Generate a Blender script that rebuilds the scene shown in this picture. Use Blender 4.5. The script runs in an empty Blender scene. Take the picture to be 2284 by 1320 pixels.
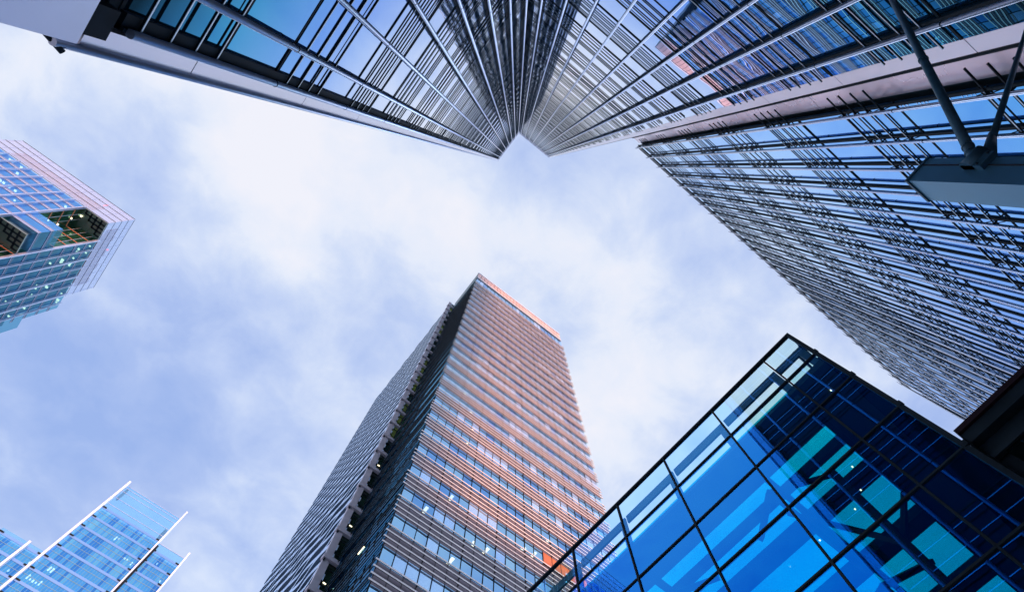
import bpy, bmesh, math, random
from mathutils import Vector, Matrix
R = math.radians
rnd = random.Random(7)
scene = bpy.context.scene
COL = scene.collection

# ------------------------------------------------------------------ camera
# World axes follow the street grid (x and y along the facades, z up); the camera is 1.6 m over the ground (z = -1.6).
FPX, CX, CY, ZX, ZY, GRID = 1200.0, 1142.0, 660.0, 1152.0, 370.0, R(38)
Zc = Vector((ZX-CX, ZY-CY, FPX)).normalized()
Xc = Vector((1, 0, 0)); Xc = (Xc - Zc*Zc.x).normalized()
Yc = Zc.cross(Xc)
def cam2world(c):
    p = Vector((Xc.dot(c), Yc.dot(c), Zc.dot(c)))
    return Vector((p.x*math.cos(GRID)+p.y*math.sin(GRID), -p.x*math.sin(GRID)+p.y*math.cos(GRID), p.z))
r_, d_, f_ = cam2world(Vector((1,0,0))), cam2world(Vector((0,1,0))), cam2world(Vector((0,0,1)))
cam = bpy.data.cameras.new("camera"); camo = bpy.data.objects.new("camera", cam); COL.objects.link(camo)
M3 = Matrix((r_, -d_, -f_)).transposed()
camo.matrix_world = M3.to_4x4()
cam.sensor_width = 36; cam.lens = 36*FPX/2284; cam.clip_start = 0.05; cam.clip_end = 6000
scene.camera = camo

# ------------------------------------------------------------------ world: blue sky under a broken cloud layer
SUN_DIR = Vector((-0.11, -0.985, 0.095)).normalized()
w = bpy.data.worlds.new("World"); scene.world = w; w.use_nodes = True
nt = w.node_tree; nt.nodes.clear()
def N(t, **kw):
    n = nt.nodes.new(t)
    for k, v in kw.items(): setattr(n, k, v)
    return n
def L(a, b): nt.links.new(a, b)
tc = N('ShaderNodeTexCoord')
sep = N('ShaderNodeSeparateXYZ'); L(tc.outputs['Generated'], sep.inputs[0])
mz = N('ShaderNodeMath', operation='MAXIMUM'); L(sep.outputs[2], mz.inputs[0]); mz.inputs[1].default_value = 0.12
dx = N('ShaderNodeMath', operation='DIVIDE'); L(sep.outputs[0], dx.inputs[0]); L(mz.outputs[0], dx.inputs[1])
dy = N('ShaderNodeMath', operation='DIVIDE'); L(sep.outputs[1], dy.inputs[0]); L(mz.outputs[0], dy.inputs[1])
cb = N('ShaderNodeCombineXYZ'); L(dx.outputs[0], cb.inputs[0]); L(dy.outputs[0], cb.inputs[1])
def noise(scale, detail, rough, off, dist=0.0):
    mp = N('ShaderNodeMapping'); mp.inputs['Location'].default_value = off; L(cb.outputs[0], mp.inputs[0])
    n = N('ShaderNodeTexNoise'); n.inputs['Scale'].default_value = scale; n.inputs['Detail'].default_value = detail
    n.inputs['Roughness'].default_value = rough; n.inputs['Distortion'].default_value = dist
    L(mp.outputs[0], n.inputs['Vector']); return n.outputs[0]
n1 = noise(1.9, 5, 0.5, (3.1, 7.7, 0), 0.2)
n2 = noise(7.5, 7, 0.58, (1.1, 2.3, 4.0), 0.25)
def val(op, a, b):
    m = N('ShaderNodeMath', operation=op)
    for i, q in enumerate((a, b)):
        if isinstance(q, (int, float)): m.inputs[i].default_value = q
        else: L(q, m.inputs[i])
    return m.outputs[0]
acc = val('ADD', val('ADD', val('MULTIPLY', n1, 0.60), 0.06), val('MULTIPLY', n2, 0.50))
# banks of cloud and clearer patches, each a place in the cloud layer (x/z, y/z), a radius and a weight
BANKS = [(-.42, .05, .30, .26), (-.28, .33, .22, .17), (-.04, .17, .17, .20), (.18, .07, .16, .12), (-.75, .20, .28, .14),
         (.35, .28, .20, .12), (.55, .42, .30, .13), (.45, .10, .2, .10), (.75, .03, .2, .18),
         (-.42, .72, .40, -.10), (-.75, 1.1, .6, -.10), (-.30, 1.1, .4, -.09), (.06, .02, .10, -.12), (-.2, -.02, .14, -.10), (.30, .17, .12, -.10), (1.6, 0.2, .9, -.28), (.3, .75, .4, .02)]
for (bx, by, br, wt) in BANKS:
    vs = N('ShaderNodeVectorMath', operation='DISTANCE'); L(cb.outputs[0], vs.inputs[0]); vs.inputs[1].default_value = (bx, by, 0)
    mr = N('ShaderNodeMapRange'); mr.interpolation_type = 'SMOOTHERSTEP'; L(vs.outputs['Value'], mr.inputs[0])
    mr.inputs[1].default_value = 0; mr.inputs[2].default_value = br*1.5; mr.inputs[3].default_value = wt; mr.inputs[4].default_value = 0
    acc = val('ADD', acc, mr.outputs[0])
cr = N('ShaderNodeValToRGB'); L(acc, cr.inputs[0])
e = cr.color_ramp.elements
e[0].position = .30; e[0].color = (.33, .46, .84, 1)
e[1].position = .88; e[1].color = (.92, .92, 1.0, 1)
for p, c in ((.44, (.41, .53, .88, 1)), (.55, (.52, .63, .93, 1)), (.66, (.66, .75, .97, 1)), (.76, (.82, .87, 1.0, 1))):
    q = e.new(p); q.color = c
sky = N('ShaderNodeTexSky'); sky.sky_type = 'NISHITA'; sky.sun_disc = False
sky.sun_elevation = math.asin(SUN_DIR.z); sky.sun_rotation = math.atan2(SUN_DIR.x, SUN_DIR.y)
bg1 = N('ShaderNodeBackground'); L(sky.outputs[0], bg1.inputs[0]); bg1.inputs[1].default_value = 0.05
bg2 = N('ShaderNodeBackground'); L(cr.outputs[0], bg2.inputs[0]); hz = N('ShaderNodeMapRange'); hz.interpolation_type = 'SMOOTHSTEP'; L(sep.outputs[2], hz.inputs[0])      # low sky raised out of view, an added fill light for the facades
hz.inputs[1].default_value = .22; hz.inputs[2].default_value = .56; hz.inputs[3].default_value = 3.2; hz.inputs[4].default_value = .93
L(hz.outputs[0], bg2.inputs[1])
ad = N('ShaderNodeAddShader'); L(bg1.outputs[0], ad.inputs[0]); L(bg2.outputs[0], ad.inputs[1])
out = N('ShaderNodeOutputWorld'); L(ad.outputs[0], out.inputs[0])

# ------------------------------------------------------------------ sun: low and warm, from behind the glass tower
sl = bpy.data.lights.new("sun", 'SUN'); sl.energy = 4.6; sl.angle = R(8); sl.color = (1.0, .38, .14)
so = bpy.data.objects.new("sun", sl); COL.objects.link(so); so.rotation_euler = SUN_DIR.to_track_quat('Z', 'Y').to_euler()
so.location = (0, -60, 300)
scene.view_settings.view_transform = 'Standard'; scene.view_settings.look = 'None'
scene.view_settings.exposure = 0.0; scene.view_settings.gamma = 1.0
scene.render.resolution_x = 1024; scene.render.resolution_y = 591
scene.render.engine = 'CYCLES'
scene.cycles.max_bounces = 10; scene.cycles.glossy_bounces = 5; scene.cycles.transparent_max_bounces = 12

# ------------------------------------------------------------------ materials
MATS = {}
def mat(name, col, rough=.5, metal=0.0, var=0.0, vscale=1.0, bump=0.0, bscale=1.0, spec=.5, stretch=(1, 1, 1)):
    if name in MATS: return MATS[name]
    m = bpy.data.materials.new(name); m.use_nodes = True; t = m.node_tree
    b = t.nodes['Principled BSDF']; b.inputs['Base Color'].default_value = (*col, 1)
    b.inputs['Roughness'].default_value = rough; b.inputs['Metallic'].default_value = metal
    b.inputs['Specular IOR Level'].default_value = spec
    tcn = t.nodes.new('ShaderNodeTexCoord')
    mp = t.nodes.new('ShaderNodeMapping'); mp.inputs['Scale'].default_value = stretch; t.links.new(tcn.outputs['Object'], mp.inputs[0])
    if var > 0:
        n = t.nodes.new('ShaderNodeTexNoise'); n.inputs['Scale'].default_value = vscale; n.inputs['Detail'].default_value = 5
        t.links.new(mp.outputs[0], n.inputs['Vector'])
        r = t.nodes.new('ShaderNodeValToRGB'); r.color_ramp.elements[0].position = .3; r.color_ramp.elements[1].position = .7
        r.color_ramp.elements[0].color = (*[max(0, c*(1-var)) for c in col], 1); r.color_ramp.elements[1].color = (*[min(1, c*(1+var)) for c in col], 1)
        t.links.new(n.outputs[0], r.inputs[0]); t.links.new(r.outputs[0], b.inputs['Base Color'])
        mr = t.nodes.new('ShaderNodeMapRange'); mr.inputs[3].default_value = rough*.8; mr.inputs[4].default_value = min(1, rough*1.3)
        t.links.new(n.outputs[0], mr.inputs[0]); t.links.new(mr.outputs[0], b.inputs['Roughness'])
    if bump > 0:
        n = t.nodes.new('ShaderNodeTexNoise'); n.inputs['Scale'].default_value = bscale; n.inputs['Detail'].default_value = 1
        t.links.new(mp.outputs[0], n.inputs['Vector'])
        bp = t.nodes.new('ShaderNodeBump'); bp.inputs['Strength'].default_value = 1; bp.inputs['Distance'].default_value = bump
        t.links.new(n.outputs[0], bp.inputs['Height']); t.links.new(bp.outputs[0], b.inputs['Normal'])
    MATS[name] = m; return m
def glass(name, stops, bump=.002, bscale=.8, see=None, rough=.0, diff=(0, 0, 0), stretch=(1, 1, 1)):
    """coated mirror glass: a reflectance colour that climbs with the angle of view, over an optional see-through tint"""
    m = bpy.data.materials.new(name); m.use_nodes = True; t = m.node_tree; t.nodes.clear()
    o = t.nodes.new('ShaderNodeOutputMaterial'); g = t.nodes.new('ShaderNodeBsdfGlossy'); g.inputs['Roughness'].default_value = rough
    lw = t.nodes.new('ShaderNodeLayerWeight'); lw.inputs[0].default_value = .5
    r = t.nodes.new('ShaderNodeValToRGB'); els = r.color_ramp.elements
    els[0].position, els[0].color = stops[0][0], (*stops[0][1], 1); els[1].position, els[1].color = stops[-1][0], (*stops[-1][1], 1)
    for p, c in stops[1:-1]:
        q = els.new(p); q.color = (*c, 1)
    t.links.new(lw.outputs['Facing'], r.inputs[0]); t.links.new(r.outputs[0], g.inputs['Color'])
    tcn = t.nodes.new('ShaderNodeTexCoord'); mp = t.nodes.new('ShaderNodeMapping'); mp.inputs['Scale'].default_value = stretch
    t.links.new(tcn.outputs['Object'], mp.inputs[0])
    n = t.nodes.new('ShaderNodeTexNoise'); n.inputs['Scale'].default_value = bscale; n.inputs['Detail'].default_value = 1.5
    t.links.new(mp.outputs[0], n.inputs['Vector'])
    bp = t.nodes.new('ShaderNodeBump'); bp.inputs['Strength'].default_value = 1; bp.inputs['Distance'].default_value = bump
    t.links.new(n.outputs[0], bp.inputs['Height']); t.links.new(bp.outputs[0], g.inputs['Normal'])
    a = t.nodes.new('ShaderNodeAddShader'); t.links.new(g.outputs[0], a.inputs[0])
    if see:
        tr = t.nodes.new('ShaderNodeBsdfTransparent'); tr.inputs[0].default_value = (*see, 1); t.links.new(tr.outputs[0], a.inputs[1])
    else:
        df = t.nodes.new('ShaderNodeBsdfDiffuse'); df.inputs[0].default_value = (*diff, 1); t.links.new(df.outputs[0], a.inputs[1])
    t.links.new(a.outputs[0], o.inputs[0]); MATS[name] = m; return m
def emit(name, col, s):
    m = bpy.data.materials.new(name); m.use_nodes = True; t = m.node_tree; t.nodes.clear()
    o = t.nodes.new('ShaderNodeOutputMaterial'); e = t.nodes.new('ShaderNodeEmission'); e.inputs[0].default_value = (*col, 1); e.inputs[1].default_value = s
    t.links.new(e.outputs[0], o.inputs[0]); MATS[name] = m; return m
T_GLASS = glass('tower_glass', [(.15, (.004, .014, .022)), (.45, (.008, .03, .045)), (.54, (.07, .35, .60)), (.64, (.26, .47, .90)), (.73, (.66, .77, .97)), (.86, (.94, .96, 1))], bump=.0035, bscale=.55, diff=(.002, .008, .012))
W_GLASS = glass('wing_glass', [(.15, (.006, .03, .05)), (.36, (.015, .07, .12)), (.50, (.10, .38, .80)), (.68, (.36, .62, 1)), (.84, (.68, .83, 1))], bump=.001, bscale=.7, diff=(.002, .008, .012))
M_GLASS = glass('office_glass', [(.15, (.20, .44, .64)), (.5, (.36, .60, .80)), (.75, (.52, .72, .88)), (.9, (.8, .88, .98))], bump=.001, see=(.30, .34, .36))
M_G2 = glass('office_glass_deep', [(.15, (.10, .28, .52)), (.5, (.20, .42, .72)), (.75, (.40, .58, .84)), (.9, (.7, .8, .95))], bump=.001, see=(.25, .30, .32))
M_G3 = glass('office_glass_blind', [(.15, (.25, .45, .66)), (.5, (.42, .62, .84)), (.8, (.6, .75, .92))], bump=.001, diff=(.16, .20, .24))
L_GLASS = glass('blue_office_glass', [(.1, (.06, .24, .60)), (.45, (.16, .40, .74)), (.8, (.42, .65, .92))], bump=.001, see=(.20, .32, .38))
L_DARK = glass('dim_side_glass', [(.1, (.015, .07, .13)), (.45, (.035, .13, .21)), (.8, (.12, .27, .36))], bump=.001, see=(.20, .36, .40))  # darker copy of the office glass: dim reflections put into its colour
S_GLASS = glass('pale_blue_glass', [(.1, (.10, .40, .72)), (.5, (.22, .58, .88)), (.8, (.45, .75, 1))], bump=.001, see=(.22, .34, .38))
BOX_GLASS = glass('pavilion_glass', [(.0, (.002, .14, .52)), (.30, (.002, .16, .60)), (.6, (.04, .28, .80)), (.9, (.5, .6, .9))], bump=.0006, bscale=.5, see=(.45, .75, .70))
PAR_GLASS = glass('parapet_glass', [(.0, (.002, .06, .26)), (.30, (.002, .07, .30)), (.6, (.04, .2, .45)), (.9, (.5, .6, .9))], bump=.0006, bscale=.5, see=(.62, .82, .84))
ROOF_GLASS = glass('roof_glass', [(.0, (.02, .06, .08)), (.9, (.2, .3, .3))], bump=.0005, see=(.015, .66, .74))
BLACK_GLASS = glass('black_glass', [(.0, (.004, .010, .012)), (.6, (.012, .03, .035)), (.95, (.12, .18, .2))], bump=.001, diff=(.0015, .004, .004))
PIPE = mat('brushed_pipe', (.74, .80, .92), .30, .9)
DARK = mat('dark_metal', (.012, .020, .026), .6, .0, var=.35, vscale=2, spec=.08)
BLADE = mat('louvre_metal', (.012, .022, .028), .55, .0, var=.3, vscale=2, spec=.10)
EDGE = mat('louvre_nosing', (.60, .72, .80), .3, .6, var=.15, vscale=4)
PALE = mat('pale_panel', (.86, .85, .92), .30, .6, var=.06, vscale=.35)
PINK = mat('rose_panel', (.86, .77, .84), .25, .6, var=.14, vscale=.5)
GREYP = mat('grey_panel', (.62, .66, .78), .30, .6, var=.08, vscale=.6)
SEAM = mat('joint', (.02, .025, .03), .8)
STEEL = mat('blue_grey_steel', (.028, .085, .12), .42, .2, var=.25, vscale=5)
POSTA = mat('post_cladding', (.10, .27, .38), .38, .6, var=.10, vscale=1.5)
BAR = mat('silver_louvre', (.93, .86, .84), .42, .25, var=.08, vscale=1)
BARD = mat('louvre_underside_shade', (.018, .016, .022), .7, .0, spec=.05)  # near-black copy of the bar metal: shade under the bars put into colour
SPAN = mat('spandrel_panel', (.20, .17, .20), .4, .3, var=.12, vscale=.4)  # shadow between the louvre bars put into the panel colour
CROWN = mat('terracotta_panel', (.62, .44, .40), .5, 0, var=.2, vscale=.35)
SUNSET = mat('sunset_reflection', (.62, .20, .08), .4, .2, var=.3, vscale=.5)  # reflection of the sunset in glass, painted as a surface colour
CONC = mat('grey_concrete', (.52, .48, .53), .7, 0, var=.12, vscale=1.2)
WHITE = mat('white_metal', (.78, .80, .86), .4, .1, var=.05, vscale=.5)
SILV = mat('silver_fin', (.60, .66, .82), .32, .8, var=.08, vscale=.5)
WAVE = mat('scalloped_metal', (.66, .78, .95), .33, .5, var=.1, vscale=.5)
INNER = mat('interior_dark', (.03, .06, .07), .8, 0, var=.5, vscale=.6)
INNER_B = mat('interior_blue', (.05, .16, .26), .8, 0, var=.7, vscale=.35)
OLIVE = mat('olive_interior', (.17, .22, .03), .8, 0, var=.6, vscale=.8)
ROOFM = mat('roof_membrane', (.2, .2, .22), .9, var=.2, vscale=.5)
LAMP = emit('ceiling_lamp_glow', (1.0, .90, .62), 2.6)
RED = emit('red_beacon_glow', (1.0, .10, .12), 2.5)
SCREEN = glass('crown_screen', [(.1, (.25, .28, .38)), (.9, (.6, .65, .8))], see=(.62, .66, .70), rough=.15)
CLEAR = glass('clear_crown_glass', [(.1, (.06, .12, .2)), (.9, (.3, .5, .7))], see=(.40, .62, .72))
def diffuse_mix(m, col, f):    # a veil of frit on a see-through glass
    t = m.node_tree; o = [n for n in t.nodes if n.type == 'OUTPUT_MATERIAL'][0]; src = o.inputs[0].links[0].from_socket
    d = t.nodes.new('ShaderNodeBsdfDiffuse'); d.inputs[0].default_value = (*col, 1); x = t.nodes.new('ShaderNodeMixShader'); x.inputs[0].default_value = f
    t.links.new(src, x.inputs[1]); t.links.new(d.outputs[0], x.inputs[2]); t.links.new(x.outputs[0], o.inputs[0])
diffuse_mix(SCREEN, (.30, .36, .48), .60); diffuse_mix(CLEAR, (.15, .45, .80), .30)

# ------------------------------------------------------------------ mesh helpers
class Frame:
    """s runs along a facade, d out of it, z up"""
    def __init__(s, ox, oy, ang=0, flip=False):
        s.o = Vector((ox, oy, 0)); c, q = math.cos(ang), math.sin(ang)
        if flip: s.a, s.n = Vector((-q, c, 0)), Vector((c, q, 0))        # facade along +y facing +x
        else:    s.a, s.n = Vector((c, q, 0)), Vector((-q, c, 0))        # facade along +x facing +y
    def p(s, u, d, z): return s.o + s.a*u + s.n*d + Vector((0, 0, z))
ID = Frame(0, 0)
class MB:
    def __init__(s): s.v = []; s.f = []; s.m = []; s.sm = []
    def quad(s, pts, m=0, smooth=False):
        k = len(s.v); s.v += [tuple(p) for p in pts]; s.f.append(tuple(range(k, k+len(pts)))); s.m.append(m); s.sm.append(smooth)
    def hexa(s, c, m=0, mbot=None):
        k = len(s.v); s.v += [tuple(p) for p in c]
        for i, f in enumerate(((0, 3, 2, 1), (4, 5, 6, 7), (0, 1, 5, 4), (1, 2, 6, 5), (2, 3, 7, 6), (3, 0, 4, 7))):
            s.f.append(tuple(k+j for j in f)); s.m.append(mbot if (i == 0 and mbot is not None) else m); s.sm.append(False)
    def box(s, u0, u1, d0, d1, z0, z1, fr=ID, m=0, mbot=None):
        s.hexa([fr.p(u0, d0, z0), fr.p(u1, d0, z0), fr.p(u1, d1, z0), fr.p(u0, d1, z0), fr.p(u0, d0, z1), fr.p(u1, d0, z1), fr.p(u1, d1, z1), fr.p(u0, d1, z1)], m, mbot)
    def tube(s, a, b, r, r2=None, n=12, m=0):
        a, b = Vector(a), Vector(b); r2 = r if r2 is None else r2
        ax = (b-a).normalized(); t = ax.cross(Vector((0, 0, 1)) if abs(ax.z) < .9 else Vector((1, 0, 0))).normalized(); q = ax.cross(t)
        k = len(s.v)
        for c, rr in ((a, r), (b, r2)):
            for i in range(n):
                g = 2*math.pi*i/n; s.v.append(tuple(c + (t*math.cos(g)+q*math.sin(g))*rr))
        for i in range(n):
            j = (i+1) % n; s.f.append((k+i, k+j, k+n+j, k+n+i)); s.m.append(m); s.sm.append(True)
        s.f.append(tuple(k+i for i in range(n))[::-1]); s.m.append(m); s.sm.append(False)
        s.f.append(tuple(k+n+i for i in range(n))); s.m.append(m); s.sm.append(False)
    def bar(s, a, b, w, h=None, m=0):
        s.tube(a, b, w*.7071, n=4, m=m)
        for i in range(-6, 0): s.sm[i] = False
    def build(s, name, mats, parent=None, label=None):
        me = bpy.data.meshes.new(name); me.from_pydata(s.v, [], s.f)
        mats = mats if isinstance(mats, (list, tuple)) else [mats]
        for m in mats: me.materials.append(m)
        me.polygons.foreach_set('material_index', s.m); me.polygons.foreach_set('use_smooth', s.sm)
        bm = bmesh.new(); bm.from_mesh(me); bmesh.ops.recalc_face_normals(bm, faces=bm.faces); bm.to_mesh(me); bm.free()
        o = bpy.data.objects.new(name, me); COL.objects.link(o)
        if parent:
            o.parent = parent; p = parent; off = Vector()
            while p: off += Vector(p.location); p = p.parent
            o.location = -off
        if label: o['label'] = label
        return o
def thing(name, loc, label, cat, group=None):
    o = bpy.data.objects.new(name, None); COL.objects.link(o); o.location = loc; o['label'] = label; o['category'] = cat
    if group: o['group'] = group
    return o
GZ = -1.6
g = MB(); g.box(-1500, 1500, -1500, 1500, GZ-.5, GZ)
gr = g.build('ground', mat('paving', (.42, .42, .44), .8, var=.25, vscale=.4)); gr['kind'] = 'structure'

# ------------------------------------------------------------------ louvred glass facade (tower and wing)
def facade(root, fr, tubes, s0, s1, z0, z1, g0, pitch, offs, gd=-.20, prad=.056, xbrace=False, glassm=None, zt=None, bb=(-.088, -.045), solid=(), panel_to=None):
    zt = zt or z1
    glassm = glassm or T_GLASS
    edges = [s0] + [t for t in tubes if s0+.1 < t < s1-.1] + [s1]
    # window bands, one a floor: from just over one bank of louvres to the next
    k0 = math.floor((z0-g0)/pitch)-1; levels = []
    k = k0
    while g0+k*pitch < z1+pitch:
        a, b = g0+k*pitch-.35, g0+(k+1)*pitch-.35
        a, b = max(a, z0), min(b, z1)
        if b-a > .3:
            mb = MB(); tr = MB()
            cuts = [a, b]; top = g0+k*pitch+offs[-1]+.32
            if a+.3 < top < b-.3: cuts = [a, top, b]
            for i in range(len(edges)-1):
                e0, e1 = edges[i], edges[i+1]
                for j in range(len(cuts)-1):
                    j0, j1 = [rnd.uniform(-.0035, .0035)*(1 if cuts[j] < 60 else .4) for _ in range(2)]
                    hh, ww = (cuts[j+1]-cuts[j])/2*j0, (e1-e0)/2*j1
                    mb.quad([fr.p(e0, gd-hh-ww, cuts[j]), fr.p(e1, gd-hh+ww, cuts[j]), fr.p(e1, gd+hh+ww, cuts[j+1]), fr.p(e0, gd+hh-ww, cuts[j+1])])
            band = mb.build('window_band', glassm, root)
            for c in cuts[:-1]: tr.box(s0, s1, gd-.03, gd+.015, c-.03, c+.03, fr)
            if len(cuts) == 3:
                tr.box(s0, s1, gd-.03, gd+.012, cuts[1]-.22, cuts[1]-.20, fr)
            tr.build('transom', DARK, band)
        ls = [g0+k*pitch+o for o in offs if z0+.1 < g0+k*pitch+o < z1-.2]
        if ls:
            lb = MB()
            for z in ls:
                lb.box(s0, s1, bb[0], bb[1]-.008, z-.012, z+.010, fr, 0)
                lb.box(s0, s1, bb[1]-.008, bb[1], z-.013, z+.013, fr, 1)
            lb.build('louvre_bank', [BLADE, EDGE], root); levels += ls
        k += 1
    for t in tubes:
        f = MB()
        f.box(t-.045, t+.045, gd-.02, gd+.05, z0, z1, fr)
        for z in levels:
            f.box(t-.015, t+.015, gd+.08, -.02, z-.04, z+.0, fr)
        if t in solid:
            f.box(t-.028, t+.028, gd+.05, -.05, z0, z1, fr)
        elif xbrace:
            f.box(t-.010, t+.010, -.075, -.055, z0, z1, fr)
            for z in [q for q in levels if abs((q-g0) % pitch) < .05 or abs((q-g0) % pitch-offs[-1]) < .05]:
                f.bar(fr.p(t, -.08, z-.05), fr.p(t, gd+.08, z-.28), .022)
                f.bar(fr.p(t, -.08, z+.24), fr.p(t, gd+.08, z+.02), .022)
        fin = f.build('mullion_fin', DARK, root)
        p = MB(); zb = z0 + .05
        p.tube(fr.p(t, 0, zb), fr.p(t, 0, zt), prad, n=14)
        z = g0+k0*pitch-.6
        while z < z1:
            if z > zb+.3: p.tube(fr.p(t, 0, z-.015), fr.p(t, 0, z+.015), prad*1.10, n=14, m=1)
            z += pitch
        p.build('pipe', [PIPE, DARK], fin)

# ------------------------------------------------------------------ the L-shaped glass tower overhead
HT = 150.0
tower = thing('glass_tower', (-4.7, -7.4, GZ), 'dark blue glass tower overhead, louvres and silver pipes fanning out from its notched inner corner', 'tower')
FR = Frame(0, -7.1); FL = Frame(-4.75, 0, 0, True)
core = MB(); core.box(-5.6, 5.9, -30, -7.9, 0, 149.2); core.box(-30, -5.6, -30, 2.0, 7.0, 149.2)
core.build('core_wall', INNER, tower)
tr_t = [-3.95+1.25*i for i in range(8)]; tr_t[-1] = 4.80
facade(tower, FR, tr_t, -5.25, 5.42, 1.0, 146.6, 7.43, 4.47, (0, .6, 1.2, 1.79), zt=149.6, xbrace=True, solid=tr_t[:6])
tl_t = [1.70, .90, -.38, -1.66, -2.99, -4.29, -5.59, -6.92]
facade(tower, FL, tl_t, -7.6, 1.72, 7.15, 146.6, 7.43, 4.47, (0, .6, 1.2, 1.79), zt=149.6, solid=tl_t, prad=.062)
m = MB(); m.box(1.50, 1.74, -.19, -.10, 7.15, 146.6, FL); m.build('edge_frame', DARK, tower)
m = MB()
m.box(-5.3, 5.55, -.24, -.17, 146.6, 149.7, FR); m.box(-7.6, 2.0, -.24, -.17, 146.6, 149.7, FL)
m.build('parapet', GREYP, tower)
m = MB(); m.box(-4.72, 5.6, -.45, .07, 149.7, 150, FR); m.box(-7.03, 2.04, -.45, .03, 149.7, 150, FL)
m.build('coping', WHITE, tower)
m = MB(); m.box(-30, 5.9, -30, -7.5, 149.2, 149.6); m.box(-30, -5.2, -7.4, 2.0, 149.2, 149.6); m.build('roof', ROOFM, tower)
# pale strip at the right end (panel by panel) and at the left end
def panel_strip(fr, s0, s1, d0, d1, zs, mt, root, name='end_panel'):
    for a, b in zip(zs[:-1], zs[1:]):
        mb = MB(); mb.box(s0, s1, d0, d1, a+.012, b-.012, fr); mb.build(name, mt, root)
zs = [GZ]+[2.6+4.47*i for i in range(33)]+[149.7]
panel_strip(FR, 5.44, 5.84, -.7, -.22, zs, PALE, tower)
zs = [6.75]+[8.95+4.47*i for i in range(32)]+[149.7]
panel_strip(FL, 1.80, 2.10, -.8, -.13, zs, PALE, tower)
m = MB()
z = 6.4
m.tube(FL.p(2.09, -.08, 6.35), FL.p(2.09, -.08, 149.8), .05); m.build('pipe', PIPE, tower)
m = MB(); m.box(5.86, 5.94, -.75, -.30, GZ, 149.0, FR); m.box(1.74, 1.79, -.85, -.3, 6.9, 149.5, FL)
m.build('shadow_gap', SEAM, tower)
# foot of the left face: black recess over smooth grey cladding
m = MB(); m.box(-12, 2.0, -3.0, -.62, 6.55, 7.12, FL); m.box(-7, 1.95, -.62, -.2, 6.95, 7.12, FL); m.build('recess', DARK, tower)
m = MB(); m.box(-6, 2.02, -2.6, -.02, GZ, 3.1, FL); m.box(-6, 2.02, -2.6, -.02, 3.13, 6.58, FL); m.build('cladding', GREYP, tower)
m = MB(); m.tube(FL.p(1.95, -.3, 6.2), FL.p(2.16, -.02, 6.46), .035); m.bar(FL.p(1.6, -.3, 6.9), FL.p(2.1, -.1, 6.62), .07); m.box(1.50, 1.9, -.3, -.05, 6.55, 6.98, FL)
m.build('bracket', DARK, tower)

# ------------------------------------------------------------------ the low wing in line with it
HW = 45.0
wing = thing('office_wing', (24, -8, GZ), 'long lower wing of louvred blue glass with a saw-tooth roof edge of silver pipe tips', 'building')
W1 = Frame(5.95, -7.02, R(1.5)); lenw = 32.6
e1 = W1.p(lenw, 0, 0)
W2 = Frame(e1.x, e1.y, R(-11))
m = MB(); m.box(.02, lenw, -22, -.8, GZ, HW-.6, W1); m.box(-2, 30, -22, -.8, GZ, HW-1.2, W2); m.build('core_wall', INNER, wing)
wt = [.80+1.17*i for i in range(28)]
offs_w = (0, .56, 1.12, 1.68)
facade(wing, W1, wt, .72, lenw, GZ, HW-.25, 5.15, 5.0, offs_w, gd=-.26, prad=.042, bb=(-.110, -.075), xbrace=True, glassm=W_GLASS, zt=HW+.15)
wt2 = [.55+1.17*i for i in range(14)]
facade(wing, W2, wt2, 0, 16.5, GZ, HW-1.0, 5.15, 5.0, offs_w, gd=-.26, prad=.042, bb=(-.110, -.075), xbrace=True, glassm=W_GLASS, zt=HW-.9)
zs = [GZ]+[3.3+5.0*i for i in range(9)]+[HW-.2]
panel_strip(W1, .04, .66, -.75, -.42, zs, PINK, wing, 'rose_panel')
for k in range(-1, 9):
    m = MB()
    for o in offs_w[:4]:
        z = 5.15+5.0*k+o
        if z < HW-.4: m.box(.05, .78, -.14, -.10, z-.014, z+.014, W1)
    if m.v: m.build('louvre_bank', BLADE, wing)
for z in (HW-1.3, HW-.95, HW-.6, HW-.27): m = MB(); m.box(.72, lenw, -.12, -.08, z-.02, z+.02, W1); m.build('top_louvre', BLADE, wing)
m = MB(); m.box(.72, lenw, -.30, -.22, HW-.30, HW-.18, W1); m.build('coping', DARK, wing)
m = MB(); m.box(0, 16.5, -.30, -.22, HW-1.05, HW-.93, W2); m.build('coping', DARK, wing)
m = MB(); m.box(-.02, .03, -.75, -.36, GZ, HW-.2, W1); m.build('edge_trim', DARK, wing)
m = MB(); m.box(0, lenw, -22, -.5, HW-.6, HW-.3, W1); m.box(0, 30, -22, -.5, HW-1.2, HW-1.0, W2); m.build('roof', ROOFM, wing)
m = MB(); m.box(0, 16.5, -.05, 0, HW+.35, HW+.40, W2)
for i in range(12): m.box(.4+1.4*i, .45+1.4*i, -.05, 0, HW-1.0, HW+.35, W2)
m.build('roof_rail', PIPE, wing)

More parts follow.
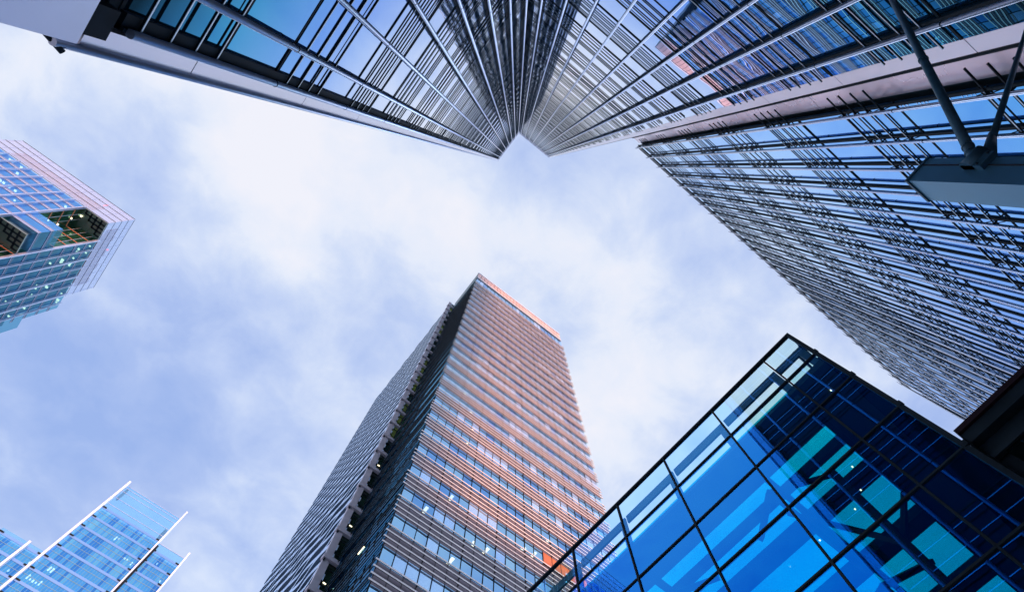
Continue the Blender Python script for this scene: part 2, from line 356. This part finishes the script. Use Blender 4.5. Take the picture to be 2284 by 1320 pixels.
# ------------------------------------------------------------------ post with two struts, close by on the right
post = thing('strut_post', (4.6, -3.4, GZ), 'square blue-grey clad steel post with two tubular struts, in front of the louvred wing', 'post')
m = MB()
for a, b in ((GZ, 1.7), (1.712, 4.7), (4.712, 7.8)): m.box(4.48, 4.92, -3.63, -3.24, a, b)
sh = m.build('shaft', POSTA, post)
m = MB(); m.box(4.472, 4.48, -3.52, -3.50, GZ, 7.79); m.build('seam', SEAM, sh)
m = MB(); m.box(4.46, 4.94, -3.65, -3.22, 7.8, 7.84); m.build('cap_plate', STEEL, post)
m = MB(); m.tube((4.47, -3.56, 6.95), (3.70, -6.95, 11.5), .062, .054, n=20); m.build('strut', STEEL, post, 'thick strut rising away from the post to the tower')
m = MB(); m.tube((4.50, -3.66, 6.9), (5.24, -7.0, 9.75), .045, .030, n=16); m.tube((4.50, -3.64, 6.86), (4.60, -4.1, 7.3), .085, .045, n=16); m.build('strut', STEEL, post, 'thin strut of the pair')
m = MB(); a_, b_ = Vector((4.47, -3.56, 6.95)), Vector((3.70, -6.95, 11.5))
for q in (.03, .055, .5): m = MB(); m.tube(a_.lerp(b_, q), a_.lerp(b_, q+.006), .070, n=20); m.build('collar', STEEL, post)
m = MB()
for zz in (6.78, 6.99):
    for yy in (-3.63, -3.47): m = MB(); m.tube((4.385, yy, zz), (4.40, yy, zz), .014, n=8); m.build('bolt', DARK, post)

m = MB(); m.box(4.40, 4.48, -3.66, -3.44, 6.72, 7.05); m.tube((4.44, -3.44, 6.93), (4.44, -3.70, 6.93), .10, n=16); m.build('bracket', STEEL, post)

# ------------------------------------------------------------------ copper-lit office tower, bottom centre
HM = 134.0; MU, MU2, MV, MV2 = 8.75, 34.9, 26.6, 36.6
mid = thing('louvred_tower', (22, 45, GZ), 'tall tower banded with silver louvres that glow copper, scalloped flank on its left', 'tower')
m = MB(); m.box(MU+1.6, MU2-.4, MV+1.6, 62, GZ, HM-1); m.build('core_wall', INNER_B, mid)
m = MB(); m.box(MU+.3, MU2-.1, MV+.3, 60, HM-1, HM-.7); m.build('roof', ROOFM, mid)
FM = Frame(0, MV, 0)            # outward is -d here
gs = [42.45+3.66*n for n in range(-8, 23)]
pw = (MU2-MU)/24
lamp_me = MB(); lamp_me.box(-.12, .12, -.9, .9, -.05, .0); lamp_mesh = lamp_me.build('ceiling_light', LAMP, mid)
mid_first = [True]
def lamp(root, x, y, z, rot=0, sc=(1, 1, 1), src=lamp_mesh):
    if mid_first[0] and src is lamp_mesh: o = src; mid_first[0] = False
    else: o = src.copy(); COL.objects.link(o)
    o.parent = root; o.location = Vector((x, y, z))-Vector(root.location); o.rotation_euler = (0, 0, rot); o.scale = sc; return o
for gi, gz in enumerate(gs):
    # vision glass over each bank, pane by pane
    a, b = gz+.12, gz+3.66-1.95
    if gi == len(gs)-1: b = 127.2
    mb = MB(); mu = MB()
    for i in range(24):
        x0, x1 = MU+pw*i, MU+pw*(i+1)
        t, t2 = rnd.uniform(-.012, .012), rnd.uniform(-.012, .012)
        mb.quad([(x0, MV+t-t2, a), (x1, MV+t+t2, a), (x1, MV-t+t2, b), (x0, MV-t-t2, b)])
        mu.box(x0-.025, x0+.025, MV-.05, MV+.05, a, b)
    for i in range(9):
        y0, y1 = MV+1.11*i, MV+1.11*(i+1)
        t = rnd.uniform(-.01, .01)
        mb.quad([(MU-t, y0, a), (MU-t, y1, a), (MU+t, y1, b), (MU+t, y0, b)])
        mu.box(MU-.05, MU+.05, y0-.025, y0+.025, a, b)
    for q in range(24): mb.m[q] = rnd.choice((0, 0, 0, 3, 4)) if q and rnd.random() < .7 else mb.m[q-1]
    for q in range(24, 33): mb.m[q] = 1
    k9 = len(mb.v); mb.v += mu.v; mb.f += [tuple(q+k9 for q in f) for f in mu.f]; mb.m += [2]*len(mu.f); mb.sm += mu.sm
    bd = mb.build('window_band', [M_GLASS, L_DARK, DARK, M_G2, M_G3], mid)
    s = MB(); s.box(MU+.02, MU2, MV+.02, MV+.2, gz-1.95, gz+.12); s.box(MU+.02, MU+.2, MV+.2, MV2, gz-1.95, gz+.12, ID, 2)
    for i in range(24): s.box(MU+pw*i-.02, MU+pw*i+.02, MV+.0, MV+.02, gz-1.95, gz+.12, ID, 1)
    s.build('spandrel', [SPAN, SEAM, L_DARK], mid)
    lb = MB()
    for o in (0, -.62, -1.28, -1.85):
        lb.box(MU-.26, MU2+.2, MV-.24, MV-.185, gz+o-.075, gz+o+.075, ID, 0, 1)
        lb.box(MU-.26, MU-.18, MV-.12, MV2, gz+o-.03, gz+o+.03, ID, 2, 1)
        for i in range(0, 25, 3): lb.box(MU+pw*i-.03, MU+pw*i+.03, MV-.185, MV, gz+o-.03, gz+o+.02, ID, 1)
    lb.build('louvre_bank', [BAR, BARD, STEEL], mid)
    sl_ = MB(); sl_.box(MU+.25, MU2-.3, MV+.25, MV+1.6, gz-.1, gz+.05); sl_.build('floor_slab', CONC, mid)
m = MB()
for i in range(26):
    x0 = MU+(MU2-MU)/26*i; m.box(x0+.05, x0+(MU2-MU)/26-.05, MV-.05, MV+.1, 128.3, 133.0)
m.build('crown_panel', CROWN, mid)
m = MB(); m.box(MU+.02, MU2, MV+.1, MV+.3, 127.2, 133.9); m.box(MU-.02, MU+.2, MV+.3, MV2, 127.2, 133.9); m.build('parapet', STEEL, mid)
m = MB(); m.box(MU-.1, MU2+.1, MV-.12, MV+.3, 133.3, 133.9, ID, 0); m.box(MU-.1, MU2, MV-.25, MV-.1, 127.5, 127.9); m.build('coping', WHITE, mid)
# window panes with the sunset's reflection painted on in copper
gz = gs[9]
m = MB()
gz = 42.45
hits = [(x, z) for x in range(15, 21) for z in (0,)]
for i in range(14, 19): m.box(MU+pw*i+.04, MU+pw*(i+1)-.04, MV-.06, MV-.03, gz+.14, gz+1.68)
m.build('sunset_reflection_pane', SUNSET, mid, 'row of window panes with a sunset reflection painted in copper')
for k in range(16):
    gz = gs[rnd.randrange(3, 16)]; x = MU+rnd.uniform(.06, .95)*(MU2-MU)
    lamp(mid, x, MV+.75, gz+1.55, rnd.choice((0, .5, -.4)), (1, .30, 1))
for k, (i, z) in enumerate(((3, 0), (9, 0), (6, 1), (14, 1), (5, 2), (12, 2), (2, 3), (8, 3), (13, 4), (4, 4))):
    lamp(mid, MU+pw*(i+.5), MV+.7, gs[4+z]+1.6, 0, (1.2, .42, 1))
# scalloped flank block
NB, NU, NU2 = MV2+.05, 7.25, 8.75
NE = 70.5; HN = 133.0
m = MB(); m.box(NU+.75, MU+6, NB+.4, NE, GZ, HN); m.build('flank_core', mat('flank_glass', (.42, .52, .68), .15, .5, var=.2, vscale=.4), mid)
for gz in [HN-1.2-3.66*i for i in range(0, 30)]:
    fl = MB(); zz0, zz1 = gz-3.66, gz
    # front: solid panel to the left, deep window to the right, a slab band across
    fl.box(NU, NU+.66, NB-.02, NB+.4, zz0+.45, zz1); fl.build('flank_panel', CONC, mid)
    fl = MB(); fl.box(NU-.12, MU-.05, NB-.22, NB+.4, zz0, zz0+.42); fl.build('floor_slab', CONC, mid)
    fl = MB(); fl.box(NU+.66, MU, NB+.14, NB+.20, zz0+.45, zz1); w_ = fl.build('window', mat('flank_window', (.012, .03, .02), .1, 0, var=.5, vscale=.3) if rnd.random() < .5 else OLIVE, mid)
    fr_ = MB(); fr_.box(NU+.66, MU, NB+.06, NB+.13, zz1-.75, zz1-.65); fr_.box(NU+.72, MU-.05, NB+.06, NB+.13, zz0+1.2, zz0+1.26); fr_.build('rail', DARK, w_)
    fl = MB(); fl.box(NU-.02, NU+.16, NB-.10, NB-.02, zz0-.25, zz0); fl.build('vent', SEAM, mid)
    for q in range(3):
        wv = MB()
        z = gz-1.22*q-.3; n = 120; ph = (math.pi if (q+int(round((HN-gz)/3.66))) % 2 else 0)
        for i in range(n):
            y0 = NB+(NE-NB)*i/n; y1 = NB+(NE-NB)*(i+1)/n
            def dd(y): return .05+.085*(1+math.sin(2*math.pi*(y-NB)/6.2+ph))
            a0, a1 = NU+.55-dd(y0), NU+.55-dd(y1)
            def zw(y): return .16*math.sin(2*math.pi*(y-NB)/6.2+ph+1.2)
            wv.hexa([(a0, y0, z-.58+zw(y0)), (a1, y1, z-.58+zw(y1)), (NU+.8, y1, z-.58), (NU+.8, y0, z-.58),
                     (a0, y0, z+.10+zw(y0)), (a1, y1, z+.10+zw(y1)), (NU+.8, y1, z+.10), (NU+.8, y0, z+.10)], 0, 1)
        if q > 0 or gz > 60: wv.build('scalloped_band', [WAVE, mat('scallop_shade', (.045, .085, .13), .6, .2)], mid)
for k, (z, yy) in enumerate(((gz, 0) for gz in (38.2, 45.6, 31.0, 56.5, 66))):
    lamp(mid, NU+1.05, NB+.2, z, 0, (1.2, .16, 1))
for k, (y, z) in enumerate(((31.5, 37.4), (33, 29.5))):
    lamp(mid, MU-.02, y, z, 0, (.3, .5, 1))

# ------------------------------------------------------------------ glass pavilion, bottom right
FP = Frame(5.80, -.68, R(2), True)      # outward is -d
pav = thing('glass_pavilion', (8, 3, GZ), 'near blue and teal glass pavilion with black mullions and a glass roof on steel beams', 'building')
ms = [0, .63]+[.63+1.33*i for i in range(1, 10)]; rows = [9.47, 8.53, 7.52, 6.50, 5.46, 4.45, 3.40, 2.3, 1.2, .1, GZ]
first = None
for i in range(len(ms)-1):
    for j in range(len(rows)-2):
        if i > 8 and j > 6: continue
        mb = MB(); t = rnd.uniform(-.0022, .0022); t2 = rnd.uniform(-.002, .002)
        mb.quad([FP.p(ms[i]+.02, t-t2, rows[j+1]+.02), FP.p(ms[i+1]-.02, t+t2, rows[j+1]+.02), FP.p(ms[i+1]-.02, -t+t2, rows[j]-.02), FP.p(ms[i]+.02, -t-t2, rows[j]-.02)])
        mb.build('glass_pane', PAR_GLASS if j == 0 else BOX_GLASS, pav)
for s in ms[1:]:
    mb = MB(); mb.box(s-.014, s+.014, -.025, .04, GZ, 9.47, FP); mb.build('mullion', DARK, pav)
for z in rows[1:-1]:
    mb = MB(); mb.box(0, ms[-1], -.022, .037, z-.013, z+.013, FP); mb.build('transom', DARK, pav)
m = MB(); m.box(-.04, .02, -.04, .07, GZ, 9.50, FP)
for z in rows[1:-1]: m.box(-.055, .0, -.05, -.01, z-.04, z+.04, FP)
m.build('corner_post', DARK, pav)
m = MB(); m.box(-.04, ms[-1], -.035, .04, 9.47, 9.51, FP); m.box(-.04, .0, .04, 9, 9.47, 9.51, FP); m.build('top_rail', DARK, pav)
# parapet balustrade frame just behind the glass
m = MB()
for i in range(len(ms)-1):
    a, b = ms[i], ms[i+1]
    m.box(a+.02, b-.02, .16, .20, 9.06, 9.25, FP)
    m.box(a+.02, a+.16, .16, .20, 8.55, 9.06, FP)
m.box(.14, .18, .2, 2.5, 9.16, 9.32, FP); m.build('parapet_frame', STEEL, pav)
# side wall toward the tower: dark glass below, open frame on top
m = MB(); m.box(.0, .03, .1, 9, GZ, 8.45, FP); m.build('side_wall', BLACK_GLASS, pav)
m = MB()
m.box(.0, .04, .1, 9, 8.45, 8.56, FP); m.box(.0, .04, .1, 9, 9.1, 9.2, FP)
for d in (1.0, 2.3, 3.6): m.box(0, .04, d, d+.07, 8.5, 9.46, FP)
m.build('side_rail', DARK, pav)
# roof: dark ceiling strip by the side wall, glass beyond on beams
m = MB(); m.box(.03, .70, .07, 9, 8.30, 8.44, FP); m.box(.70, ms[-1], .07, .92, 8.30, 8.38, FP); m.build('ceiling', mat('dark_ceiling', (.012, .022, .02), .6, var=.6, vscale=1.3), pav)
m = MB(); m.box(.70, ms[-1], .07, 9.5, 8.40, 8.42, FP); m.build('roof_glass', ROOF_GLASS, pav)
beams = [(1.25, .10), (1.95, .30), (3.30, .34), (4.9, .42), (6.6, .45), (8.4, .5)]
for d, wd in beams:
    m = MB(); m.box(.70, ms[-1], d, d+wd, 8.20, 8.38, FP); m.build('roof_beam', DARK, pav)
for s in (.70, 2.05, 4.7, 7.3, 9.9):
    m = MB(); m.box(s, s+.09, .07, 9.5, 8.05, 8.19, FP); m.build('cross_beam', DARK, pav)
for i, s in enumerate((2.05, 4.7, 7.3)):
    for k in range(3):
        d0 = .3+2.6*k
        m = MB(); m.bar(FP.p(s+.05, d0, 7.3), FP.p(s+.9, d0+1.2, 8.1), .09); m.bar(FP.p(s+.05, d0, 7.3), FP.p(s-.7, d0+1.2, 8.1), .09)
        m.bar(FP.p(s+.05, d0, 7.3), FP.p(s+.05, d0+2.3, 7.4), .07); m.bar(FP.p(s+.05, d0+2.3, 7.4), FP.p(s+.05, d0+1.2, 8.1), .07)
        m.build('truss', DARK, pav)
# inner columns and bracing
for s in (1.30, 5.3, 9.3):
    m = MB(); m.tube(FP.p(s, 1.5, GZ), FP.p(s, 1.5, 8.1), .07, n=12); m.bar(FP.p(s, 1.5, 6.4), FP.p(s+1.0, 1.5, 8.1), .07); m.bar(FP.p(s, 1.5, 6.4), FP.p(s-.6, 2.6, 8.1), .07); m.build('column', DARK, pav)
m = MB(); m.box(0, ms[-1], 9.6, 9.7, GZ, 8.4, FP); m.build('back_wall', INNER, pav)
m = MB(); m.box(0, ms[-1], .1, 9.6, GZ+.02, GZ+.06, FP); m.build('floor', CONC, pav)
lm = MB(); lm.box(-.011, .011, -.011, .011, -.008, .008); spot = lm.build('spotlight', LAMP, pav)
SP = [(.30, .5, 8.28), (.52, .9, 9.1), (.78, .45, 8.9), (2.3, 2.2, 8.0), (2.8, 3.6, 8.0), (1.2, 1.9, 7.9), (1.5, 2.1, 7.9), (1.7, 2.6, 7.9), (3.2, 3.0, 8), (1.0, 1.2, 7.6), (6.9, .5, 8.0), (7.3, .9, 8.0), (7.9, .6, 8), (8.3, 1.1, 8), (6.5, 1.3, 8)]
for k, (s, d, z) in enumerate(SP):
    o = spot if k == 0 else spot.copy()
    if k: COL.objects.link(o)
    o.parent = pav; o.location = FP.p(s, d, z)-Vector(pav.location)

# black glazed block next to it
blk = thing('dark_block', (8, -4, GZ), 'low black glazed block between the pavilion and the louvred wing', 'building')
m = MB(); m.box(5.92, 9, -6.2, -.76, GZ, 5.45); m.build('wall', DARK, blk)
m = MB()
for i in range(5):
    for j in range(4): m.quad([(5.86, -6.2+1.07*i+.03, GZ+1.7*j+.03), (5.86, -6.2+1.07*(i+1)-.03, GZ+1.7*j+.03), (5.86, -6.2+1.07*(i+1)-.03, GZ+1.7*(j+1)-.03), (5.86, -6.2+1.07*i+.03, GZ+1.7*(j+1)-.03)])
m.build('window', BLACK_GLASS, blk)
m = MB(); m.box(5.80, 9.0, -6.25, -.76, 5.45, 5.67)
for j in range(5): m.box(5.83, 5.9, -6.2, -.76, GZ+1.7*j-.03, GZ+1.7*j+.03) if GZ+1.7*j < 5.4 else None
m.build('roof', DARK, blk)
m = MB(); m.box(5.76, 5.80, -6.25, -.76, 5.60, 5.67); m.build('fascia', mat('plum_trim', (.018, .008, .011), .6, spec=.1), blk)

# ------------------------------------------------------------------ tower at the left edge
HL = 180.0; LU, LV = -89.8, 92.3
lt = thing('corner_notch_tower', (-110, 112, GZ), 'blue glass tower at the left edge with an orange-lit crown and a stepped corner recess', 'tower')
GT = 167.5; NU_, NV_ = -97.4, 98.7
def lvol(x0, x1, y0, y1, z0, z1, name='core_wall'):
    m = MB(); m.box(x0, x1, y0, y1, z0, z1); return m.build(name, INNER_B, lt)
lvol(-150, NU_-1.5, LV+1.5, 127, GZ, GT); lvol(NU_-1.5, LU-1.5, NV_+1.5, 126, GZ, GT)
lvol(NU_-1.5, LU-1.5, LV+1.5, NV_+1.5, 139, 151); lvol(NU_-1.5, LU-1.5, LV+1.5, NV_+1.5, GZ, 122)
lvol(-120, LU-1.5, 124, 129.5, GZ, 151); lvol(-120, LU-1.5, 129, 133, GZ, 118)
def lband(x0, x1, y0, y1, z0, z1, m1, m2):
    """glass along the -y side (x0..x1 at y0) and the +x side (y0..y1 at x1) of one floor"""
    mb = MB(); tr = MB()
    if m1:
        n = max(1, round((x1-x0)/3.7)); st = (x1-x0)/n
        for i in range(n):
            t = rnd.uniform(-.02, .02); mb.quad([(x0+st*i, y0+t, z0), (x0+st*(i+1), y0+t, z0), (x0+st*(i+1), y0-t, z1), (x0+st*i, y0-t, z1)], 0)
        tr.box(x0, x1, y0-.10, y0-.02, z0, z0+.16); tr.box(x0, x1, y0-.10, y0-.02, z0+1.0, z0+1.12); tr.box(x0, x1, y0-.03, y0, z0+.16, z0+1.0, ID, 1)
    if m2:
        n = max(1, round((y1-y0)/3.7)); st = (y1-y0)/n
        for i in range(n):
            t = rnd.uniform(-.02, .02); mb.quad([(x1+t, y0+st*i, z0), (x1+t, y0+st*(i+1), z0), (x1-t, y0+st*(i+1), z1), (x1-t, y0+st*i, z1)], 1)
        tr.box(x1+.02, x1+.10, y0, y1, z0, z0+.14); tr.box(x1, x1+.03, y0, y1, z0+.14, z0+.9, ID, 2)
    b = mb.build('window_band', [L_GLASS, L_DARK], lt); tr.build('spandrel', [mat('pink_trim', (.40, .40, .56), .4, .6), mat('frit_glass', (.33, .42, .60), .25, .4), mat('dim_side_frit', (.06, .13, .2), .25, .4)], b)  # side-face frit darkened too, part of the painted dim reflections
P = 4.2; z = GT-P; fl = 0
while z > 84:
    lband(-150, NU_, LV, NV_, z, z+P, True, False)
    if 139 <= z+.1 < 150 or z < 121: lband(NU_, LU, LV, NV_, z, z+P, True, True)
    lband(NU_, LU, NV_, 127, z, z+P, False, True)
    if not (139 <= z+.1 < 150 or z < 121):
        mb = MB(); mb.quad([(NU_, LV, z), (NU_, NV_, z), (NU_, NV_, z+P), (NU_, LV, z+P)]); mb.quad([(NU_, NV_, z), (LU, NV_, z), (LU, NV_, z+P), (NU_, NV_, z+P)])
        for q in (0, 2.1, 4.2): mb.box(NU_+.02, NU_+.12, LV+q, LV+q+.12, z, z+P, ID, 1); mb.box(NU_+q+1.8, NU_+q+1.92, NV_-.12, NV_-.02, z, z+P, ID, 1)
        mb.box(NU_, NU_+.15, LV, NV_, z, z+.25, ID, 2); mb.box(NU_+.15, LU, NV_-.15, NV_, z, z+.25, ID, 2)
        mb.build('recess_window', [glass('recess_glass', [(0, (.02, .05, .04)), (.9, (.15, .25, .2))], see=(.35, .5, .3)) if 'recess_glass' not in MATS else MATS['recess_glass'], SILV, mat('orange_trim', (.45, .16, .08), .5)], lt)
    if z < 151: 
        mb = MB(); mb.quad([(LU, 127, z), (LU, 130.6, z), (LU, 130.6, z+P), (LU, 127, z+P)]); mb.build('window_band', L_DARK, lt)
    z -= P; fl += 1
for zc, (a, b, c, d) in ((GT, (NU_, LU, LV, NV_)), (139, (NU_, LU, LV, NV_))):
    m = MB(); m.box(a, b, c, d, zc-.1, zc+.3)
    for q in range(4):
        m.box(a+.6+1.7*q, a+1.1+1.7*q, c+.1, d-1.4*(3-q)-.6, zc-.2, zc-.1, ID, 1); m.box(a+.6+1.7*q, b-.1, d-1.4*(3-q)-1.1, d-1.4*(3-q)-.6, zc-.2, zc-.1, ID, 1)
    m.build('soffit', [mat('mirror_soffit', (.22, .27, .25), .25, .6), DARK], lt)
k = 0
x = NU_
while x > -150:
    m = MB(); wd = .30 if k % 2 == 0 else .2; m.box(x-wd/2, x+wd/2, LV-.75, LV-.1, GZ, GT); m.build('fin', SILV, lt); x -= 3.72; k += 1
y = NV_; k = 0
while y < 127.5:
    m = MB(); wd = .36 if k % 2 == 0 else .16; m.box(LU+.1, LU+.75, y-wd/2, y+wd/2, GZ, GT); m.build('fin', SILV, lt); y += 3.65; k += 1
# crown: fritted screen on a grid of rods, plant panels behind
m = MB(); m.quad([(-131, LV, GT+.3), (LU, LV, GT+.3), (LU, LV, HL), (-131, LV, HL)]); m.quad([(LU, LV, GT+.3), (LU, 122, GT+.3), (LU, 122, HL), (LU, LV, HL)])
m.build('crown_screen', SCREEN, lt)
m = MB()
for i in range(5):
    zc = GT+.4+(HL-GT-.5)*i/4; m.box(-131, LU+.1, LV-.12, LV-.02, zc-.03, zc+.03); m.box(LU+.02, LU+.08, LV-.12, 122, zc-.03, zc+.03)
x = LU
while x > -131: m.box(x-.05, x+.05, LV-.08, LV-.02, GT, HL, ID, 1); x -= 3.72
y = LV
while y < 122: m.box(LU+.02, LU+.08, y-.05, y+.05, GT, HL, ID, 1); y += 3.65
m.build('crown_grid', [DARK, SILV], lt)
m = MB()
m.box(-125, -97, LV+.5, LV+.9, 170.2, 175.2); m.box(LU-1.3, LU-.9, LV+6, 118, 169.8, 175.4)
m.build('plant_screen', CROWN, lt)
m = MB()
for i in range(8): m.box(LU-.8, LU-.5, 96+3.0*i, 98.2+3.0*i, 170.4, 175.3+.6*(i % 2))
m.build('plant_panel', mat('brick_red_panel', (.36, .17, .15), .6, var=.3, vscale=.5), lt)
m = MB(); m.box(-131, LU-.3, LV+.3, 121.7, GT+.1, GT+.3); m.build('roof', ROOFM, lt)
lm = MB(); lm.box(-.38, .38, -.38, .38, -.10, .10); ll = lm.build('ceiling_light', LAMP, lt)
def llamp(x, y, z, s=1, src=ll, root=lt, st=[True]):
    if st[0]: o = src; st[0] = False
    else: o = src.copy(); COL.objects.link(o); o.parent = root
    o.location = Vector((x, y, z))-Vector(root.location); o.scale = (s, s, s)
for k in range(20):
    zc = GT-P*rnd.randrange(1, 12)+3.6; llamp(rnd.uniform(-125, NU_-1), LV+.7, zc, rnd.uniform(.6, 1))
for k in range(34):
    zc = GT-P*rnd.randrange(1, 14)+3.6; llamp(LU-.7, rnd.uniform(NV_+1, 126), zc, rnd.uniform(.6, 1.05))
for k in range(9):
    zc = rnd.choice((GT-.4, 163.5, 159.5, 155, 138.5, 134, 130, 126))
    if rnd.random() < .5: llamp(NU_+.25, rnd.uniform(LV+.5, NV_-.5), zc, .7)
    else: llamp(rnd.uniform(NU_+.5, LU-.5), NV_-.3, zc, .7)
m = MB(); m.box(LU-1, LU-.6, 105, 105.5, 176.2, 177); m.box(-98.3, -98, LV+.2, LV+.5, 176, 178); m.build('beacon', RED, lt)

# ------------------------------------------------------------------ pale tower at the bottom left
SV = 201.3
st = thing('finned_tower', (-35, 215, GZ), 'distant pale blue glass tower with tall white edge fins, bottom left of the photo', 'tower')
def sface(u0, u1, v, ztop, zroof, name='window_band', gs=160.0):
    zz = ztop
    mI = MB(); mI.box(u0+.3, u1-.3, v+1.8, v+20, GZ, ztop); mI.build('core_wall', INNER_B, st)
    n = max(1, round((u1-u0)/1.05)); stp = (u1-u0)/n; k = 0
    while zz > 100:
        mb = MB(); tr = MB()
        for i in range(n):
            t = rnd.uniform(-.03, .03); mt = 0 if rnd.random() < .62 else (1 if rnd.random() < .6 else 2)
            mb.quad([(u0+stp*i, v+t, zz-5.4), (u0+stp*(i+1), v+t, zz-5.4), (u0+stp*(i+1), v-t, zz), (u0+stp*i, v-t, zz)], mt)
        for i in range(0, n, 1): tr.box(u0+stp*i-.03, u0+stp*i+.03, v-.05, v, zz-5.4, zz, ID, 1)
        tr.box(u0, u1, v-.10, v-.05, zz-.9, zz+.1, ID, 0); tr.box(u0, u1, v-.09, v-.05, zz-2.9, zz-2.8, ID, 1)
        b = mb.build(name, [S_GLASS, MATS['deep_pane'], MATS['bright_pane']], st); tr.build('spandrel', [mat('lilac_spandrel', (.22, .42, .76), .3, .8), mat('thin_frame', (.22, .42, .55), .4)], b)
        for a, sgn in ((u0, 1), (u1, -1)):
            q = MB(); q.box(min(a, a+sgn*1.6), max(a, a+sgn*1.6), v-.35, v-.12, zz-.25, zz+.15); q.build('bracket', DARK, st)
        zz -= 5.4; k += 1
glass('deep_pane', [(.1, (.05, .25, .62)), (.5, (.10, .40, .85)), (.8, (.3, .6, .95))], see=(.15, .25, .3)); glass('bright_pane', [(.1, (.16, .5, .75)), (.5, (.34, .72, .92)), (.8, (.55, .85, 1))], see=(.2, .3, .3))
sface(-47.7, -22.4, SV, 184.0, 200)
sface(-22.4, -10.5, SV+.6, 180, 184)
sface(-64, -48.2, SV+.6, 157, 160)
m = MB(); m.quad([(-47.4, SV, 184.2), (-22.6, SV, 184.2), (-22.6, SV, 197.6), (-47.4, SV, 197.6)]); m.build('crown_glass', CLEAR, st); m = MB(); m.quad([(-22.4, SV+.6, 180), (-10.7, SV+.6, 180), (-10.7, SV+.6, 183.5), (-22.4, SV+.6, 183.5)]); m.build('crown_glass', CLEAR, st); m = MB(); m.quad([(-64, SV+.6, 157), (-48.2, SV+.6, 157), (-48.2, SV+.6, 158.4), (-64, SV+.6, 158.4)])
m.build('crown_glass', CLEAR, st)
m = MB()
for zc in (186.3, 190.2, 194.2, 196.4, 197.6): m.box(-47.4, -22.6, SV-.12, SV-.03, zc-.07, zc+.07)
m.box(-22.4, -10.7, SV+.45, SV+.55, 183.4, 183.6); m.build('crown_rail', SILV, st)
def fin(x0, x1, v0, v1, zt, tip, v2=None):
    m = MB(); m.hexa([(x0, v0, GZ), (x1, v0, GZ), (x1, v1, GZ), (x0, v1, GZ), (x0, v0, zt), (x1, v0, zt), (x1, v1, zt-tip), (x0, v1, zt-tip)]); m.build('edge_fin', WHITE, st)
fin(-48.3, -47.6, SV-1.6, SV+.3, 198.8, 1.0); fin(-22.5, -22.0, SV-1.6, SV+3.5, 201.0, 15)
fin(-10.5, -10.0, SV-1.3, SV+4.0, 185.3, 9); fin(-54.3, -53.6, SV-1.5, SV+.6, 157.5, .8)
m = MB(); m.box(-22.0, -21.3, SV-.3, SV+.5, 100, 181.8); m.build('edge_recess', DARK, st)
m = MB(); m.box(-46.9, -46.2, SV+.2, SV+2, 191, 197); m.box(-24.2, -23.0, SV+.2, SV+2, 186.2, 190); m.build('plant', DARK, st)
lm = MB(); lm.box(-.28, .28, -.28, .28, -.35, .35); sll = lm.build('ceiling_light', LAMP, st)
stl = [True]
for k in range(11):
    zc = 184-5.4*rnd.randrange(0, 13)-2.0; x = rnd.uniform(-46, -27)
    for q in range(rnd.randrange(2, 6)):
        for zo in (0, -.95):
            if rnd.random() < .2: continue
            llamp(min(-23, x+q*1.05), SV+.8, zc+zo, rnd.uniform(.6, .95), sll, st, stl)
for k in range(9): llamp(rnd.uniform(-21, -11.5), SV+1.3, 178-5.4*rnd.randrange(0, 11)-1.6, .8, sll, st, stl)
for k in range(3): llamp(rnd.uniform(-54, -49), SV+1.3, 155-5.4*rnd.randrange(0, 3)-1.6, .8, sll, st, stl)
